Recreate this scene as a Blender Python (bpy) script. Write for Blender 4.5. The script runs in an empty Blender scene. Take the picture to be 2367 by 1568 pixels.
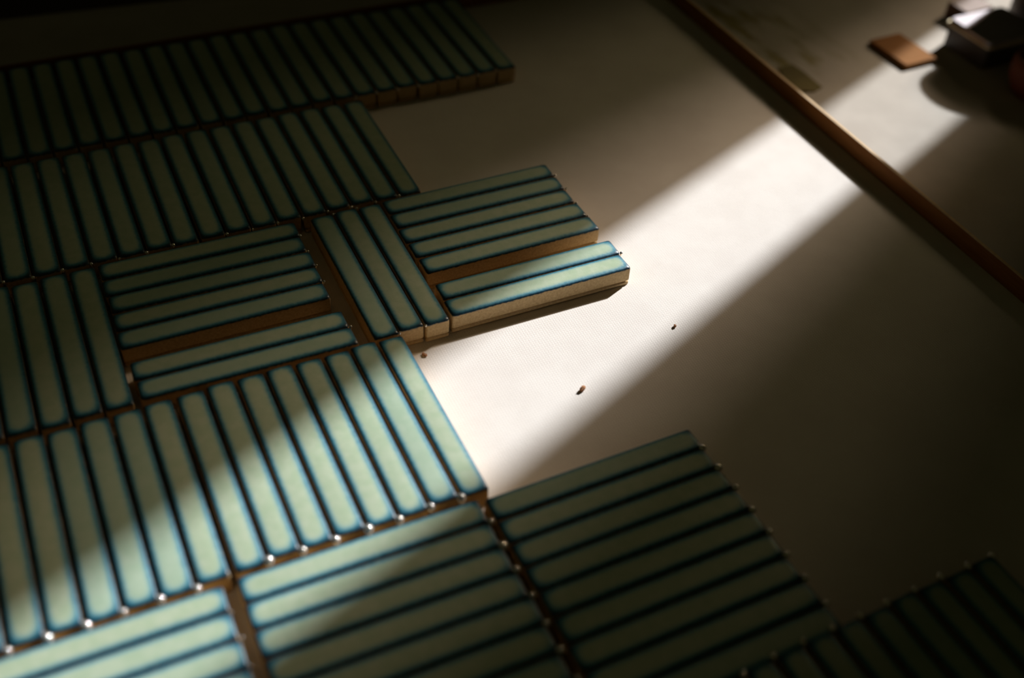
import bpy, bmesh, math, random
from mathutils import Matrix, Vector

# ---------------------------------------------------------------- camera, world, lights, exposure
S = 0.02                      # one tile pitch = 2 cm; all layout numbers below are in pitches
scene = bpy.context.scene
COL = scene.collection
H = 0.88                      # tile thickness in pitches; z = 0 is the canvas

cam_data = bpy.data.cameras.new('camera')
cam = bpy.data.objects.new('camera', cam_data)
COL.objects.link(cam)
CAM = Vector((-10.03481385, -34.89069166, 27.13181988 + H)) * S
right = Vector((0.90324423, -0.42552515, 0.05548164))
down = Vector((-0.25707663, -0.64008595, -0.72401767))
fwd = Vector((0.34360075, 0.63970175, -0.68754651))
m = Matrix((right, -down, -fwd)).transposed().to_4x4()
m.translation = CAM
cam.matrix_world = m
cam_data.sensor_width = 36.0
cam_data.sensor_fit = 'HORIZONTAL'
cam_data.lens = 2522.025 / 2367 * 36.0
cam_data.clip_start = 0.01
cam_data.clip_end = 50
cam_data.dof.use_dof = True
cam_data.dof.focus_distance = 41.8 * S
cam_data.dof.aperture_fstop = 2.4
scene.camera = cam

scene.view_settings.view_transform = 'Standard'
scene.view_settings.look = 'None'
scene.view_settings.gamma = 1.0
scene.view_settings.use_curve_mapping = False
scene.view_settings.exposure = 0.0

world = bpy.data.worlds.new('dim_room')
world.use_nodes = True
scene.world = world
bg = world.node_tree.nodes['Background']
bg.inputs['Color'].default_value = (1.0, 0.90, 0.36, 1)
bg.inputs['Strength'].default_value = 0.0135

AZ = math.radians(22.3)       # the sun stands to the right and a little beyond
EL = math.radians(33.0)
sun_data = bpy.data.lights.new('sun', 'SUN')
sun_data.energy = 6.6
sun_data.angle = math.radians(0.95)
sun_data.color = (0.97, 0.985, 1.0)
sun = bpy.data.objects.new('sun', sun_data)
COL.objects.link(sun)
sdir = Vector((math.cos(AZ) * math.cos(EL), math.sin(AZ) * math.cos(EL), math.sin(EL)))
sun.rotation_euler = sdir.to_track_quat('Z', 'Y').to_euler()

# broad sun lamps added for soft fill along the beam, aimed off the sun
def halo(name, energy, angle, color, daz, el=33.0):
    d = bpy.data.lights.new(name, 'SUN')
    d.energy = energy
    d.angle = math.radians(angle)
    d.color = color
    o = bpy.data.objects.new(name, d)
    COL.objects.link(o)
    az = AZ + math.radians(daz)
    e = math.radians(el)
    v = Vector((math.cos(az) * math.cos(e), math.sin(az) * math.cos(e), math.sin(e)))
    o.rotation_euler = v.to_track_quat('Z', 'Y').to_euler()
    return o
halo('added_halo_narrow', 2.35, 7.6, (1.0, 0.755, 0.54), -1.05)
halo('added_halo_wide', 1.05, 19.5, (1.0, 0.775, 0.42), -2.4)

# ---------------------------------------------------------------- helpers
R = random.Random(7)

def tag(o, label=None, cat=None, group=None, kind=None):
    if label: o['label'] = label
    if cat: o['category'] = cat
    if group: o['group'] = group
    if kind: o['kind'] = kind
    return o

def link(name, mesh, parent=None, loc=(0, 0, 0), rotz=0.0):
    o = bpy.data.objects.new(name, mesh)
    COL.objects.link(o)
    if parent: o.parent = parent
    o.location = loc
    o.rotation_euler = (0, 0, rotz)
    return o

def empty(name, loc, rotz=0.0):
    o = bpy.data.objects.new(name, None)
    o.empty_display_size = 0.02
    COL.objects.link(o)
    o.location = loc
    o.rotation_euler = (0, 0, rotz)
    return o

def mesh_of(bm, name, mats, smooth=False):
    me = bpy.data.meshes.new(name)
    bm.normal_update()
    bm.to_mesh(me)
    bm.free()
    for mt in mats: me.materials.append(mt)
    if smooth:
        for p in me.polygons: p.use_smooth = True
    return me

def box_bm(x0, x1, y0, y1, z0, z1, bevel=0.0, seg=2):
    bm = bmesh.new()
    v = [bm.verts.new((x * S, y * S, z * S)) for z in (z0, z1) for x, y in ((x0, y0), (x1, y0), (x1, y1), (x0, y1))]
    for f in ((3, 2, 1, 0), (4, 5, 6, 7), (0, 1, 5, 4), (1, 2, 6, 5), (2, 3, 7, 6), (3, 0, 4, 7)):
        bm.faces.new([v[i] for i in f])
    if bevel:
        bmesh.ops.bevel(bm, geom=bm.edges[:], offset=bevel * S, segments=seg, affect='EDGES', profile=0.5)
    return bm

def outline(hx, hy, r, n=5):
    pts = []
    for cx, cy, a0 in ((hx - r, hy - r, 0), (-hx + r, hy - r, 90), (-hx + r, -hy + r, 180), (hx - r, -hy + r, 270)):
        for i in range(n + 1):
            a = math.radians(a0 + 90 * i / n)
            pts.append((cx + r * math.cos(a), cy + r * math.sin(a)))
    return pts

def loft(bm, rings):
    rows = []
    for pts, z in rings:
        rows.append([bm.verts.new((x * S, y * S, z * S)) for x, y in pts])
    n = len(rows[0])
    for a, b in zip(rows, rows[1:]):
        for i in range(n):
            j = (i + 1) % n
            bm.faces.new((a[i], a[j], b[j], b[i]))
    bm.faces.new(list(reversed(rows[0])))
    bm.faces.new(rows[-1])

def lathe_bm(profile, n=40):
    bm = bmesh.new()
    rows = []
    for r, z in profile:
        rows.append([bm.verts.new((r * S * math.cos(2 * math.pi * i / n), r * S * math.sin(2 * math.pi * i / n), z * S)) for i in range(n)])
    for a, b in zip(rows, rows[1:]):
        for i in range(n):
            j = (i + 1) % n
            bm.faces.new((a[i], a[j], b[j], b[i]))
    bm.faces.new(list(reversed(rows[0])))
    bm.faces.new(rows[-1])
    return bm

# ---------------------------------------------------------------- materials
class NT:
    def __init__(self, name):
        self.m = bpy.data.materials.new(name)
        self.m.use_nodes = True
        self.t = self.m.node_tree
        self.b = self.t.nodes['Principled BSDF']
    def n(self, kind, **kw):
        nd = self.t.nodes.new(kind)
        for k, v in kw.items(): setattr(nd, k, v)
        return nd
    def l(self, a, b): self.t.links.new(a, b)
    def math(self, op, a, b=None, c=None, clamp=False):
        nd = self.n('ShaderNodeMath', operation=op, use_clamp=clamp)
        for i, v in enumerate((a, b, c)):
            if v is None: continue
            if hasattr(v, 'is_output'): self.l(v, nd.inputs[i])
            else: nd.inputs[i].default_value = v
        return nd.outputs[0]
    def mix(self, fac, a, b, mode='MIX'):
        nd = self.n('ShaderNodeMix', data_type='RGBA', blend_type=mode)
        for s, v in ((nd.inputs[0], fac), (nd.inputs[6], a), (nd.inputs[7], b)):
            if hasattr(v, 'is_output'): self.l(v, s)
            else: s.default_value = v if not isinstance(v, tuple) else (*v[:3], 1)
        return nd.outputs[2]
    def noise(self, vec, scale, detail=3, rough=0.55):
        nd = self.n('ShaderNodeTexNoise')
        nd.inputs['Scale'].default_value = scale
        nd.inputs['Detail'].default_value = detail
        nd.inputs['Roughness'].default_value = rough
        if vec is not None: self.l(vec, nd.inputs['Vector'])
        return nd.outputs['Fac']
    def ramp(self, fac, stops):
        nd = self.n('ShaderNodeValToRGB')
        e = nd.color_ramp.elements
        while len(e) < len(stops): e.new(0.5)
        for el, (p, c) in zip(e, stops):
            el.position = p
            el.color = (*c, 1)
        self.l(fac, nd.inputs[0])
        return nd.outputs[0]
    def smooth(self, v, a, b):
        nd = self.n('ShaderNodeMapRange', interpolation_type='SMOOTHSTEP')
        self.l(v, nd.inputs[0])
        nd.inputs[1].default_value = a
        nd.inputs[2].default_value = b
        return nd.outputs[0]
    def bump(self, h, strength, dist):
        nd = self.n('ShaderNodeBump')
        nd.inputs['Strength'].default_value = strength
        nd.inputs['Distance'].default_value = dist
        self.l(h, nd.inputs['Height'])
        self.l(nd.outputs[0], self.b.inputs['Normal'])

TW, TL = 0.925, 7.60          # tile width and length in pitches

def glaze_material():
    k = NT('sage_glaze')
    tc = k.n('ShaderNodeTexCoord')
    sep = k.n('ShaderNodeSeparateXYZ')
    k.l(tc.outputs['Object'], sep.inputs[0])
    info = k.n('ShaderNodeObjectInfo')
    off = k.n('ShaderNodeVectorMath', operation='ADD')
    k.l(tc.outputs['Object'], off.inputs[0])
    comb = k.n('ShaderNodeCombineXYZ')
    k.l(k.math('MULTIPLY', info.outputs['Random'], 9.0), comb.inputs[0])
    k.l(comb.outputs[0], off.inputs[1])
    vec = off.outputs[0]
    dx = k.math('SUBTRACT', TW / 2 * S, k.math('ABSOLUTE', sep.outputs[0]))
    dy = k.math('SUBTRACT', TL / 2 * S, k.math('ABSOLUTE', sep.outputs[1]))
    d = k.math('SMOOTH_MIN', dx, dy, 0.55 * S)
    d = k.math('DIVIDE', d, S)                                 # distance to the edge in pitches
    wob = k.math('MULTIPLY', k.math('SUBTRACT', k.noise(vec, 420, 3), 0.5), 0.09)
    d = k.math('ADD', d, wob)
    speck = k.noise(vec, 2600, 2, 0.6)
    cloud = k.noise(vec, 130, 3)
    sage = k.mix(k.smooth(cloud, 0.3, 0.7), (0.365, 0.465, 0.325), (0.425, 0.505, 0.375))
    sage = k.mix(k.math('MULTIPLY', k.smooth(speck, 0.5, 0.7), 0.22), sage, (0.26, 0.34, 0.25))
    tint = k.math('MULTIPLY', k.smooth(info.outputs['Random'], 0.55, 1.0), 0.35)
    sage = k.mix(tint, sage, (0.26, 0.42, 0.36))
    rim = k.ramp(d, [(0.0, (0.006, 0.030, 0.055)), (0.04, (0.014, 0.090, 0.145)), (0.10, (0.055, 0.215, 0.285)),
                     (0.18, (0.210, 0.365, 0.370)), (0.30, (0.330, 0.445, 0.360))])
    f = k.smooth(d, 0.10, 0.30)
    col = k.mix(f, rim, sage)
    # unglazed clay below the glaze line on the sides
    zz = k.math('ADD', k.math('DIVIDE', sep.outputs[2], S), k.math('MULTIPLY', k.math('SUBTRACT', k.noise(vec, 300, 2), 0.5), 0.10))
    clay_n = k.noise(vec, 500, 4, 0.7)
    clay = k.ramp(clay_n, [(0.25, (0.42, 0.275, 0.115)), (0.75, (0.66, 0.475, 0.245))])
    g = k.smooth(zz, H - 0.12, H - 0.055)
    k.l(k.mix(g, clay, col), k.b.inputs['Base Color'])
    rough = k.math('ADD', k.math('MULTIPLY', k.math('SUBTRACT', 1.0, g), 0.45), k.math("ADD", 0.31, k.math('MULTIPLY', cloud, 0.12)))
    k.l(rough, k.b.inputs['Roughness'])
    k.b.inputs['Specular IOR Level'].default_value = 0.45
    k.bump(k.math('ADD', k.noise(vec, 330, 2), k.math('MULTIPLY', clay_n, k.math('SUBTRACT', 1.0, g))), 0.16, 0.0006)
    return k.m

def cloth_material(name, c0, c1, pitch, stain_shade=False):
    k = NT(name)
    tc = k.n('ShaderNodeTexCoord')
    obj = tc.outputs['Object']
    sep = k.n('ShaderNodeSeparateXYZ')
    k.l(obj, sep.inputs[0])
    w = 2 * math.pi / (pitch * S)
    warp = k.math('MULTIPLY', k.math('SUBTRACT', k.noise(obj, 260, 2), 0.5), 2.2)
    sx = k.math('SINE', k.math('ADD', k.math('MULTIPLY', sep.outputs[0], w), warp))
    sy = k.math('SINE', k.math('ADD', k.math('MULTIPLY', sep.outputs[1], w), warp))
    weave = k.math('MULTIPLY_ADD', k.math('MULTIPLY', sx, sy), 0.35, k.math('MULTIPLY', k.math('ADD', sx, sy), 0.2))
    weave = k.math('ADD', k.math('MULTIPLY', weave, 0.5), 0.5)
    blot = k.noise(obj, 22, 4)
    base = k.mix(k.smooth(blot, 0.3, 0.7), c0, c1)
    base = k.mix(k.math('MULTIPLY', k.math('SUBTRACT', 1.0, weave), 0.28), base, (0.38, 0.32, 0.26))
    fleck = k.smooth(k.noise(obj, 700, 2, 0.7), 0.70, 0.80)
    base = k.mix(k.math('MULTIPLY', fleck, 0.35), base, (0.30, 0.23, 0.16))
    if stain_shade:
        # olive smears beside the tray, deepened to paint in shadow streaks
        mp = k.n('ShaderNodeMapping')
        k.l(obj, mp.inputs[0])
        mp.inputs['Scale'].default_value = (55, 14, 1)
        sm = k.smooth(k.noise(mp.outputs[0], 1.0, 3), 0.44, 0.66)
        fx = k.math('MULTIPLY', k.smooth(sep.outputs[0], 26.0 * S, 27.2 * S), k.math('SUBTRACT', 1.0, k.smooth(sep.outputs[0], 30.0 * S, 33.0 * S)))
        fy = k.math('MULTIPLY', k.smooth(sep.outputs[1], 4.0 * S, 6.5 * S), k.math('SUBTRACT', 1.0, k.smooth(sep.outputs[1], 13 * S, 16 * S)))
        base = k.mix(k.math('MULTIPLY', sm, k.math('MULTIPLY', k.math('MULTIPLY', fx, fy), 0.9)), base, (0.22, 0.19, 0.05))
    k.l(base, k.b.inputs['Base Color'])
    k.b.inputs['Roughness'].default_value = 0.95
    k.b.inputs['Specular IOR Level'].default_value = 0.15
    k.bump(k.math('ADD', weave, k.math('MULTIPLY', k.noise(obj, 900, 2), 0.6)), 0.32, 0.0006)
    return k.m

def wood_material(name, c0, c1, rough=0.6, scale=(8, 120, 120)):
    k = NT(name)
    tc = k.n('ShaderNodeTexCoord')
    mp = k.n('ShaderNodeMapping')
    k.l(tc.outputs['Object'], mp.inputs[0])
    mp.inputs['Scale'].default_value = scale
    g = k.noise(mp.outputs[0], 3.0, 5, 0.6)
    k.l(k.ramp(g, [(0.3, c0), (0.7, c1)]), k.b.inputs['Base Color'])
    k.b.inputs['Roughness'].default_value = rough
    k.b.inputs['Specular IOR Level'].default_value = 0.12
    k.bump(g, 0.15, 0.0005)
    return k.m

def plain_material(name, c, rough=0.6, metal=0.0, var=0.12, scale=60):
    k = NT(name)
    tc = k.n('ShaderNodeTexCoord')
    g = k.noise(tc.outputs['Object'], scale, 3)
    lo = tuple(x * (1 - var) for x in c)
    hi = tuple(min(1, x * (1 + var)) for x in c)
    k.l(k.ramp(g, [(0.3, lo), (0.7, hi)]), k.b.inputs['Base Color'])
    k.b.inputs['Roughness'].default_value = rough
    k.b.inputs['Metallic'].default_value = metal
    k.bump(g, 0.08, 0.0004)
    return k.m

def bead_material():
    k = NT('clear_glue')
    k.b.inputs['Base Color'].default_value = (0.95, 0.92, 0.88, 1)
    k.b.inputs['Roughness'].default_value = 0.12
    k.b.inputs['IOR'].default_value = 1.9
    k.b.inputs['Transmission Weight'].default_value = 0.0
    k.b.inputs['Metallic'].default_value = 0.75
    k.b.inputs['Coat Weight'].default_value = 0.8
    k.b.inputs['Coat Roughness'].default_value = 0.05
    tc = k.n('ShaderNodeTexCoord')
    k.bump(k.noise(tc.outputs['Object'], 500, 2), 0.1, 0.0003)
    return k.m

M_GLAZE = glaze_material()
M_BEAD = bead_material()
M_CANVAS = cloth_material('cream_canvas', (0.73, 0.695, 0.665), (0.79, 0.76, 0.73), 0.105)
M_CLOTH = cloth_material('grey_cream_cloth', (0.425, 0.40, 0.365), (0.48, 0.455, 0.415), 0.115, stain_shade=True)
M_RIM = wood_material('rim_wood', (0.20, 0.072, 0.013), (0.30, 0.118, 0.028), 0.55)
M_RIM_Y = wood_material('rim_wood_long', (0.20, 0.072, 0.013), (0.30, 0.118, 0.028), 0.55, (120, 8, 120))
M_TABLE = wood_material('table_wood', (0.10, 0.05, 0.02), (0.18, 0.09, 0.04))
M_FLOOR = wood_material('floor_wood', (0.035, 0.024, 0.015), (0.06, 0.04, 0.025), 0.7)
M_WALL = plain_material('wall_paint', (0.32, 0.29, 0.24), 0.9)

# ---------------------------------------------------------------- setting: floor and the window wall
FZ = -37.0
fl = link('floor', mesh_of(box_bm(-160, 200, -160, 170, FZ - 2, FZ), 'floor', [M_FLOOR]))
tag(fl, kind='structure')

def vplane_y(x, upper):       # where the edge of the sun slot must stand so that the beam falls as in the photo
    t = math.tan(AZ)
    return (1.75 + (x - 22.7) * t) if upper else (-5.65 + (x - 22.5) * t)

XA, XB = 80.0, 80.0
ya, yb = vplane_y(XA, True), vplane_y(XB, False)
w = link('wall_right', mesh_of(box_bm(XA, XA + 4, ya, ya + 260, FZ, 330), 'wall_right', [M_WALL]))
tag(w, kind='structure')
w = link('wall_right', mesh_of(box_bm(XB, XB + 4, yb - 330, yb, FZ, 420), 'wall_right_near', [M_WALL]))
tag(w, kind='structure')

# ---------------------------------------------------------------- table, cloth, tray
ZT = -1.30                    # table cloth level below the tray canvas
table = empty('table', (12 * S, -8 * S, FZ * S))
tag(table, 'wooden work table under the cloth, hidden except for its covered top', 'table')
TILT = math.radians(-4.4)
def far_edge(x): return 24.5 - 0.079 * (x + 4)
tb = bmesh.new()
poly = [(-40, -60), (60, -60), (60, far_edge(60)), (-40, far_edge(-40))]
def slab(bm, poly, z0, z1):
    lo = [bm.verts.new((x * S, y * S, z0 * S)) for x, y in poly]
    hi = [bm.verts.new((x * S, y * S, z1 * S)) for x, y in poly]
    n = len(poly)
    bm.faces.new(list(reversed(lo)))
    bm.faces.new(hi)
    for i in range(n):
        j = (i + 1) % n
        bm.faces.new((lo[i], lo[j], hi[j], hi[i]))
slab(tb, [(x - 12, y + 8) for x, y in poly], -3.0 - FZ, ZT - 0.12 - FZ)
link('tabletop', mesh_of(tb, 'tabletop', [M_TABLE]), table)
leg_me = mesh_of(box_bm(-1.6, 1.6, -1.6, 1.6, 0, -3.0 - FZ, 0.2), 'table_leg', [M_TABLE])
for x, y in ((-36, -56), (56, -56), (56, 12), (-36, 19)):
    link('leg', leg_me, table, ((x - 12) * S, (y + 8) * S, 0))

# cloth: a gently uneven sheet that folds down over the far edge of the table
cb = bmesh.new()
nx, ny = 60, 50
rows = []
for j in range(ny + 1):
    row = []
    for i in range(nx + 1):
        x = -40.3 + 100.6 * i / nx
        y1 = far_edge(x) + 0.1
        y = -60.2 + (y1 + 60.2) * j / ny
        row.append(cb.verts.new((x * S, y * S, ZT * S)))
    rows.append(row)
for drop, out in ((0.25, 0.22), (0.8, 0.34), (6, 0.5), (11, 0.75)):
    row = []
    for i in range(nx + 1):
        x = -40.3 + 100.6 * i / nx
        fold = 0.45 * math.sin(i * 1.1) * min(1, drop / 11)
        row.append(cb.verts.new((x * S, (far_edge(x) + out + fold) * S, (ZT - drop) * S)))
    rows.append(row)
for a, b in zip(rows, rows[1:]):
    for i in range(nx):
        cb.faces.new((a[i], a[i + 1], b[i + 1], b[i]))
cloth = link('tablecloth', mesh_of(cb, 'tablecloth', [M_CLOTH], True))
sol = cloth.modifiers.new('thickness', 'SOLIDIFY')
sol.thickness = 0.1 * S
sol.offset = -1
tag(cloth, 'grey cream woven cloth spread over the table outside the wooden tray', 'cloth')

tray = empty('tray', (0, 0, ZT * S))
tag(tray, 'shallow canvas lined tray with thin brown wooden rim holding the green tiles', 'tray')
X0, X1, Y0, Y1 = -30.0, 24.02, -44.0, 15.9
link('base_panel', mesh_of(box_bm(X0, X1, Y0, Y1, 0.0, -ZT), 'base_panel', [M_CANVAS]), tray)
RT = 0.13
rt = H - ZT
rim_r = mesh_of(box_bm(X1, X1 + RT, Y0 - RT, Y1 + RT, 0.0, rt, 0.025), 'rim_side', [M_RIM_Y])
rim_t = mesh_of(box_bm(X0, X1, Y1, Y1 + RT, 0.0, rt, 0.025), 'rim_end', [M_RIM])
M_CAP = wood_material('rim_cap_wood', (0.55, 0.39, 0.22), (0.68, 0.51, 0.32), 0.6)
right_rim = link('rim', rim_r, tray)
far_rim = link('rim', rim_t, tray)
cap_r = mesh_of(box_bm(X1 - 0.005, X1 + RT + 0.005, Y0 - RT, Y1 + RT, rt, rt + 0.02), 'rim_cap', [M_CAP])
cap_t = mesh_of(box_bm(X0, X1 - 0.005, Y1 + 0.03, Y1 + RT, rt, rt + 0.02), 'rim_cap_far', [M_RIM])
o = link('rim_cap', cap_r, right_rim)
o['label'] = 'pale cut top edge of the right rim'
link('rim_cap', cap_t, far_rim)
link('rim', mesh_of(box_bm(X0 - RT, X0, Y0 - RT, Y1 + RT, 0.0, rt, 0.025), 'rim_side_b', [M_RIM_Y]), tray)
link('rim', mesh_of(box_bm(X0, X1, Y0 - RT, Y0, 0.0, rt, 0.025), 'rim_end_b', [M_RIM]), tray)

# ---------------------------------------------------------------- tiles
def tile_mesh(name, seed, top_r):
    rr = random.Random(seed)
    bm = bmesh.new()
    hx, hy = TW / 2, TL / 2
    rings = []
    for z, ins, r in ((0.0, 0.03, 0.07), (0.03, 0.0, 0.07), (0.13, 0.0, 0.07), (0.15, 0.09, 0.05), (0.205, 0.09, 0.05), (0.23, 0.0, 0.07),
                      (0.70, 0.0, 0.07), (H - 0.075, 0.004, 0.08), (H - 0.035, 0.026, 0.10), (H - 0.010, 0.065, 0.12),
                      (H, 0.125, 0.13), (H + 0.012, 0.26, 0.14)):
        pts = outline(hx - ins, hy - ins, r, 4)
        if 0.22 < z < H - 0.02:
            pts = [(x + rr.uniform(-1, 1) * 0.004, y + rr.uniform(-1, 1) * 0.012) for x, y in pts]
        rings.append((pts, z))
    loft(bm, rings)
    me = mesh_of(bm, name, [M_GLAZE])
    for p in me.polygons: p.use_smooth = p.normal.z > 0.2
    return me
TILES = [tile_mesh('finger_tile', s, 0.1) for s in range(4)]

def bead_mesh(seed):
    rr = random.Random(seed)
    bm = bmesh.new()
    bmesh.ops.create_uvsphere(bm, u_segments=12, v_segments=8, radius=1.0)
    for v in bm.verts:
        z = v.co.z
        taper = 1.0 if z > 0 else 1.0 - 0.25 * (-z)
        v.co = Vector((v.co.x * 0.15 * taper * S, v.co.y * 0.15 * taper * S, (z * (0.15 if z > 0 else 0.34)) * S))
    return mesh_of(bm, 'glue_bead', [M_BEAD], True)
BEADS = [bead_mesh(0)]

SHEETS = []
def sheet(row, u0, v0, rot, pitch, j0, j1, vertical, label, beads=(1, 1), jit=1.0):
    """One dot-mounted strip of finger tiles. (u0, v0): its measured corner, u to the right, v towards the viewer.
    vertical: tiles run along v and count j leftwards from the corner; else they run along u and count towards the viewer."""
    c, s = math.cos(rot), math.sin(rot)
    root = empty('tile_sheet', (u0 * S, -v0 * S, 0.0), -rot)
    tag(root, label, 'tile sheet', 'finger tile sheets on the canvas')
    LL = 7.5
    sg = -1 if vertical == 'left' else 1
    for j in range(j0, j1):
        a = (j + 0.5) * pitch
        dl = R.uniform(-0.05, 0.05) * jit
        if vertical:
            loc = (sg * a * S, (-LL / 2 + dl) * S, 0)
            rz = R.choice((0, math.pi))
        else:
            loc = ((LL / 2 + dl) * S, -a * S, 0)
            rz = R.choice((math.pi / 2, -math.pi / 2))
        t = link('tile', R.choice(TILES), root, loc, rz + math.radians(R.uniform(-0.22, 0.22)) * jit)
        t.scale = (min(1.0, (pitch - 0.045) / TW), 1, R.uniform(0.988, 1.012))
    for j in range(j0 + 1, j1):
        a = j * pitch
        for e, on in enumerate(beads):
            if not on: continue
            q = -0.07 if e == 0 else LL + 0.07
            q += R.uniform(-0.04, 0.04)
            jz = H - 0.05 + R.uniform(-0.05, 0.03)
            if vertical: loc = (sg * (a + R.uniform(-0.02, 0.02)) * S, -q * S, jz * S)
            else: loc = (q * S, -(a + R.uniform(-0.02, 0.02)) * S, jz * S)
            b = link('glue_bead', BEADS[0], root, loc)
            k = R.uniform(0.8, 1.12) if on == 1 else R.uniform(0.3, 0.5)
            b.scale = (k, k, k)
    SHEETS.append(root)
    return root

V = 'left'
# back row, against the far rim (24 tiles and two beyond the left frame edge)
A = (12.12, -15.50, 0.0071, 1.0349)
sheet('A', *A, 0, 9, V, 'dark green tile sheet at the right end of the back row by the far rim', (0, 0.5))
sheet('A', *A, 9, 18, V, 'dim tile sheet in the middle of the back row against the far rim', (0, 0))
sheet('A', *A, 18, 27, V, 'almost black tile sheet at the left end of the back row', (0, 0))
B = (3.95, -7.56, 0.0071, 1.0315)
sheet('B', *B, 0, 9, V, 'green tile sheet at the right end of the second row from the back', (0, 0.5))
sheet('B', *B, 9, 18, V, 'dark tile sheet at the left end of the second row from the back', (0, 0.5))
# middle row: basket weave
sheet('Cl', -9.39, 0.20, 0.0026, 1.0209, 0, 6, V, 'dark upright tile sheet at the left edge of the middle row', (0, 0))
sheet('CL5', -9.26, 0.08, 0.0084, 0.9919, 0, 5, None, 'strip of five crosswise tiles in the left half of the middle row', (0, 0.5))
sheet('CL2', -9.20, 5.76, 0.0160, 0.9565, 0, 2, None, 'pair of crosswise tiles below the gap in the left half of the middle row', (0, 0.5))
sheet('Cm', 1.93, 0.25, 0.0025, 1.0001, 0, 3, V, 'strip of three upright tiles between the two crosswise stacks of the middle row', (0.5, 0.5))
sheet('CR5', 2.05, 0.09, -0.0058, 1.009, 0, 5, None, 'strip of five crosswise tiles jutting right onto the bare canvas', (0, 0.5))
sheet('CR2', 2.12, 5.78, 0.0008, 0.9674, 0, 2, None, 'sunlit pair of crosswise tiles jutting right beside the beam of light', (0, 0.5))
# fourth row: long upright tiles under the sunbeam
D = (0.0, 7.96, 0.0, 1.0245)
sheet('D', *D, 0, 8, V, 'sunlit upright tile sheet at the right end of the fourth row, beam across it', (0, 1))
sheet('D', -0.06, 8.04, 0.0, 1.0245, 8, 16, V, 'upright tile sheet at the left end of the fourth row, half in the sunbeam', (0, 1))
# front row: crosswise sheets
sheet('EL', -16.12, 15.74, 0.006, 0.955, 0, 9, None, 'crosswise tile sheet in the lower left corner, sunlit', (0, 0.5))
sheet('EM', -8.09, 15.70, 0.0101, 0.9642, 0, 9, None, 'crosswise tile sheet at the bottom middle, its upper left corner sunlit', (0, 1))
sheet('ER', -0.36, 15.87, -0.0118, 0.9348, 0, 9, None, 'shaded crosswise tile sheet with white glue beads along its right end', (0, 1))
sheet('F', 2.74, 24.25, -0.0297, 1.0554, 1, 10, 'right', 'nearly black tile sheet in the lower right corner with beads along its top', (1, 0))
sheet('F', 2.70, 24.27, -0.0297, 1.0554, -4, 1, 'right', 'nearly black tile sheet cut by the bottom frame edge, left of the corner one', (1, 0))
# end beads visible at the outer corners of the two beaded sheets
for rt_, loc in ((SHEETS[-3], (7.53, -9 * 0.9348)), (SHEETS[-2], (10 * 1.0554, 0.03)), (SHEETS[-2], (1 * 1.0554, 0.03))):
    link('glue_bead', BEADS[0], rt_, (loc[0] * S, loc[1] * S, (H - 0.14) * S))

# ---------------------------------------------------------------- things on the cloth beyond the rim
def rounded_block(name, mat, lx, ly, lz, r=0.12, edge=0.05):
    bm = bmesh.new()
    rings = [(outline(lx / 2 - edge, ly / 2 - edge, r, 4), 0), (outline(lx / 2, ly / 2, r, 4), edge),
             (outline(lx / 2, ly / 2, r, 4), lz - edge), (outline(lx / 2 - edge, ly / 2 - edge, r, 4), lz)]
    loft(bm, rings)
    return mesh_of(bm, name, [mat])

M_AMBER = wood_material('amber_wood', (0.17, 0.065, 0.010), (0.26, 0.11, 0.022), 0.8)
blk = link('wooden_block', rounded_block('wooden_block', M_AMBER, 2.3, 3.1, 0.29), None, (34.92 * S, 5.3 * S, ZT * S), math.radians(2))
tag(blk, 'small flat orange brown wooden block lying on the cloth beside the beam of light', 'block')

M_TIN = plain_material('pale_tin', (0.46, 0.43, 0.47), 0.34, 0.55, 0.08, 20)
M_TINEDGE = plain_material('tin_lip', (0.70, 0.60, 0.40), 0.4, 0.3, 0.05)
tin = empty('tin_box', (39.95 * S, 3.85 * S, ZT * S), math.radians(1))
tag(tin, 'low pale grey metal tin with cream lid edge, top right behind the wooden block', 'tin')
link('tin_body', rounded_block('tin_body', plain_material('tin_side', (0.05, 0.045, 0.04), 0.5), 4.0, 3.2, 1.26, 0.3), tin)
link('lid_lip', rounded_block('lid_lip', M_TINEDGE, 4.30, 3.50, 0.14, 0.34, 0.03), tin, (0, 0, 1.26 * S))
link('lid', rounded_block('lid', M_TIN, 4.06, 3.26, 0.22, 0.32, 0.06), tin, (0, 0, 1.40 * S))

M_CAN = plain_material('dark_can', (0.055, 0.042, 0.030), 0.45, 0.2)
can = empty('can', (45.4 * S, 4.7 * S, ZT * S))
tag(can, 'tall dark round can at the top right corner, its round shadow on the lit cloth', 'can')
link('can_body', mesh_of(lathe_bm([(2.3, 0), (2.45, 0.1), (2.45, 0.22), (2.38, 0.3), (2.38, 6.3), (2.45, 6.4), (2.45, 6.6)]), 'can_body', [M_CAN], False), can)
link('can_lid', mesh_of(lathe_bm([(2.3, 6.6), (2.5, 6.62), (2.5, 6.95), (2.38, 7.05), (2.2, 7.05), (2.1, 6.95), (0.05, 6.95)]), 'can_lid', [M_TIN], False), can)

M_RED = plain_material('red_clay', (0.17, 0.042, 0.013), 0.7)
pot = empty('clay_pot', (39.1 * S, -0.75 * S, ZT * S))
tag(pot, 'dark red brown clay pot in shade at the right frame edge', 'pot')
link('pot_body', mesh_of(lathe_bm([(1.1, 0), (1.35, 0.1), (1.7, 0.9), (1.75, 1.5), (1.65, 1.95), (1.5, 2.0), (1.45, 1.9), (1.5, 1.4), (1.2, 0.4), (0.05, 0.3)]), 'pot_body', [M_RED], True), pot)

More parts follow.
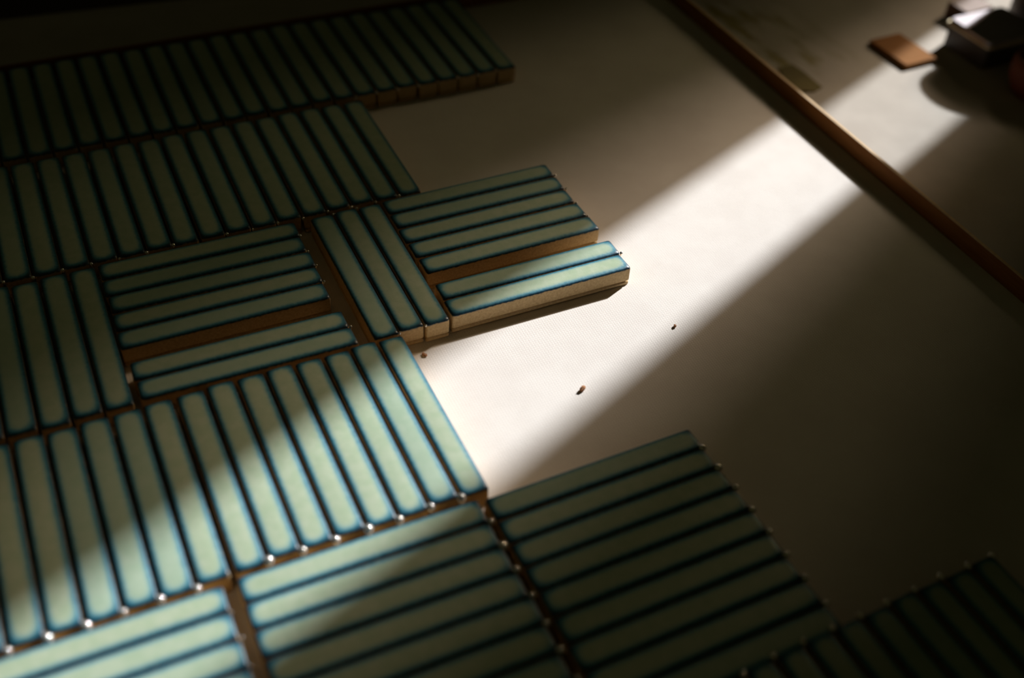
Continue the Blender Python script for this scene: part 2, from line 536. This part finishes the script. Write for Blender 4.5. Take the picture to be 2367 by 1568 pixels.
M_OLIVE = cloth_material('olive_felt', (0.10, 0.085, 0.02), (0.15, 0.13, 0.035), 0.15)
ob = bmesh.new()
pts = [(-0.75, -1.15), (0.15, -1.45), (0.8, -1.2), (0.72, 0.5), (0.55, 1.35), (-0.5, 1.2), (-0.7, 0.2)]
slab(ob, pts, 0.0, 0.07)
scrap = link('felt_scrap', mesh_of(ob, 'felt_scrap', [M_OLIVE]), None, (27.5 * S, 5.0 * S, ZT * S), math.radians(-4))
tag(scrap, 'small olive scrap lying on the cloth just outside the right rim', 'scrap')

brown = link('wooden_block', rounded_block('brown_block', plain_material('dark_brown_wood', (0.10, 0.04, 0.015), 0.6), 2.2, 1.6, 0.9), None, (41.6 * S, 7.4 * S, ZT * S), math.radians(5))
tag(brown, 'dark brown block in shade at the top frame edge, beyond the pale tin', 'block')

# crumbs on the canvas
def crumb(x, y, r, seed, mat, label, flat=0.7):
    rr = random.Random(seed)
    bm = bmesh.new()
    bmesh.ops.create_icosphere(bm, subdivisions=2, radius=1.0)
    for v in bm.verts:
        k = 1 + rr.uniform(-0.22, 0.22)
        v.co = Vector((v.co.x * r * k * S, v.co.y * r * 0.7 * k * S, (v.co.z * k * r * flat + r * flat * 0.95) * S))
    o = link('clay_crumb', mesh_of(bm, 'clay_crumb', [mat], False), None, (x * S, y * S, 0), rr.uniform(0, 3))
    tag(o, label, 'crumb', 'clay crumbs on the canvas')
M_CRUMB = plain_material('clay_chip', (0.34, 0.16, 0.07), 0.85, 0, 0.3, 800)
crumb(5.17, -12.17, 0.13, 1, M_CRUMB, 'brown clay crumb alone in the middle of the sunlit canvas')
crumb(10.04, -10.55, 0.08, 2, M_CRUMB, 'tiny crumb near the lower shaded edge of the sunbeam')
crumb(0.62, -8.42, 0.11, 3, M_CRUMB, 'orange crumb in the notch below the three upright tiles', 0.4)

# a pale chip on the right end of one tile of the beaded front sheet
bm = bmesh.new()
bmesh.ops.create_icosphere(bm, subdivisions=1, radius=1.0)
for v in bm.verts:
    v.co = Vector((v.co.x * 0.035 * S, v.co.y * 0.16 * S, v.co.z * 0.07 * S))
chip = link('glaze_chip', mesh_of(bm, 'glaze_chip', [plain_material('pale_body', (0.72, 0.68, 0.60), 0.7)]), SHEETS[-3],
            (7.56 * S, -2.45 * 0.9348 * S, (H - 0.07) * S))
chip['label'] = 'small white chip on a tile end'
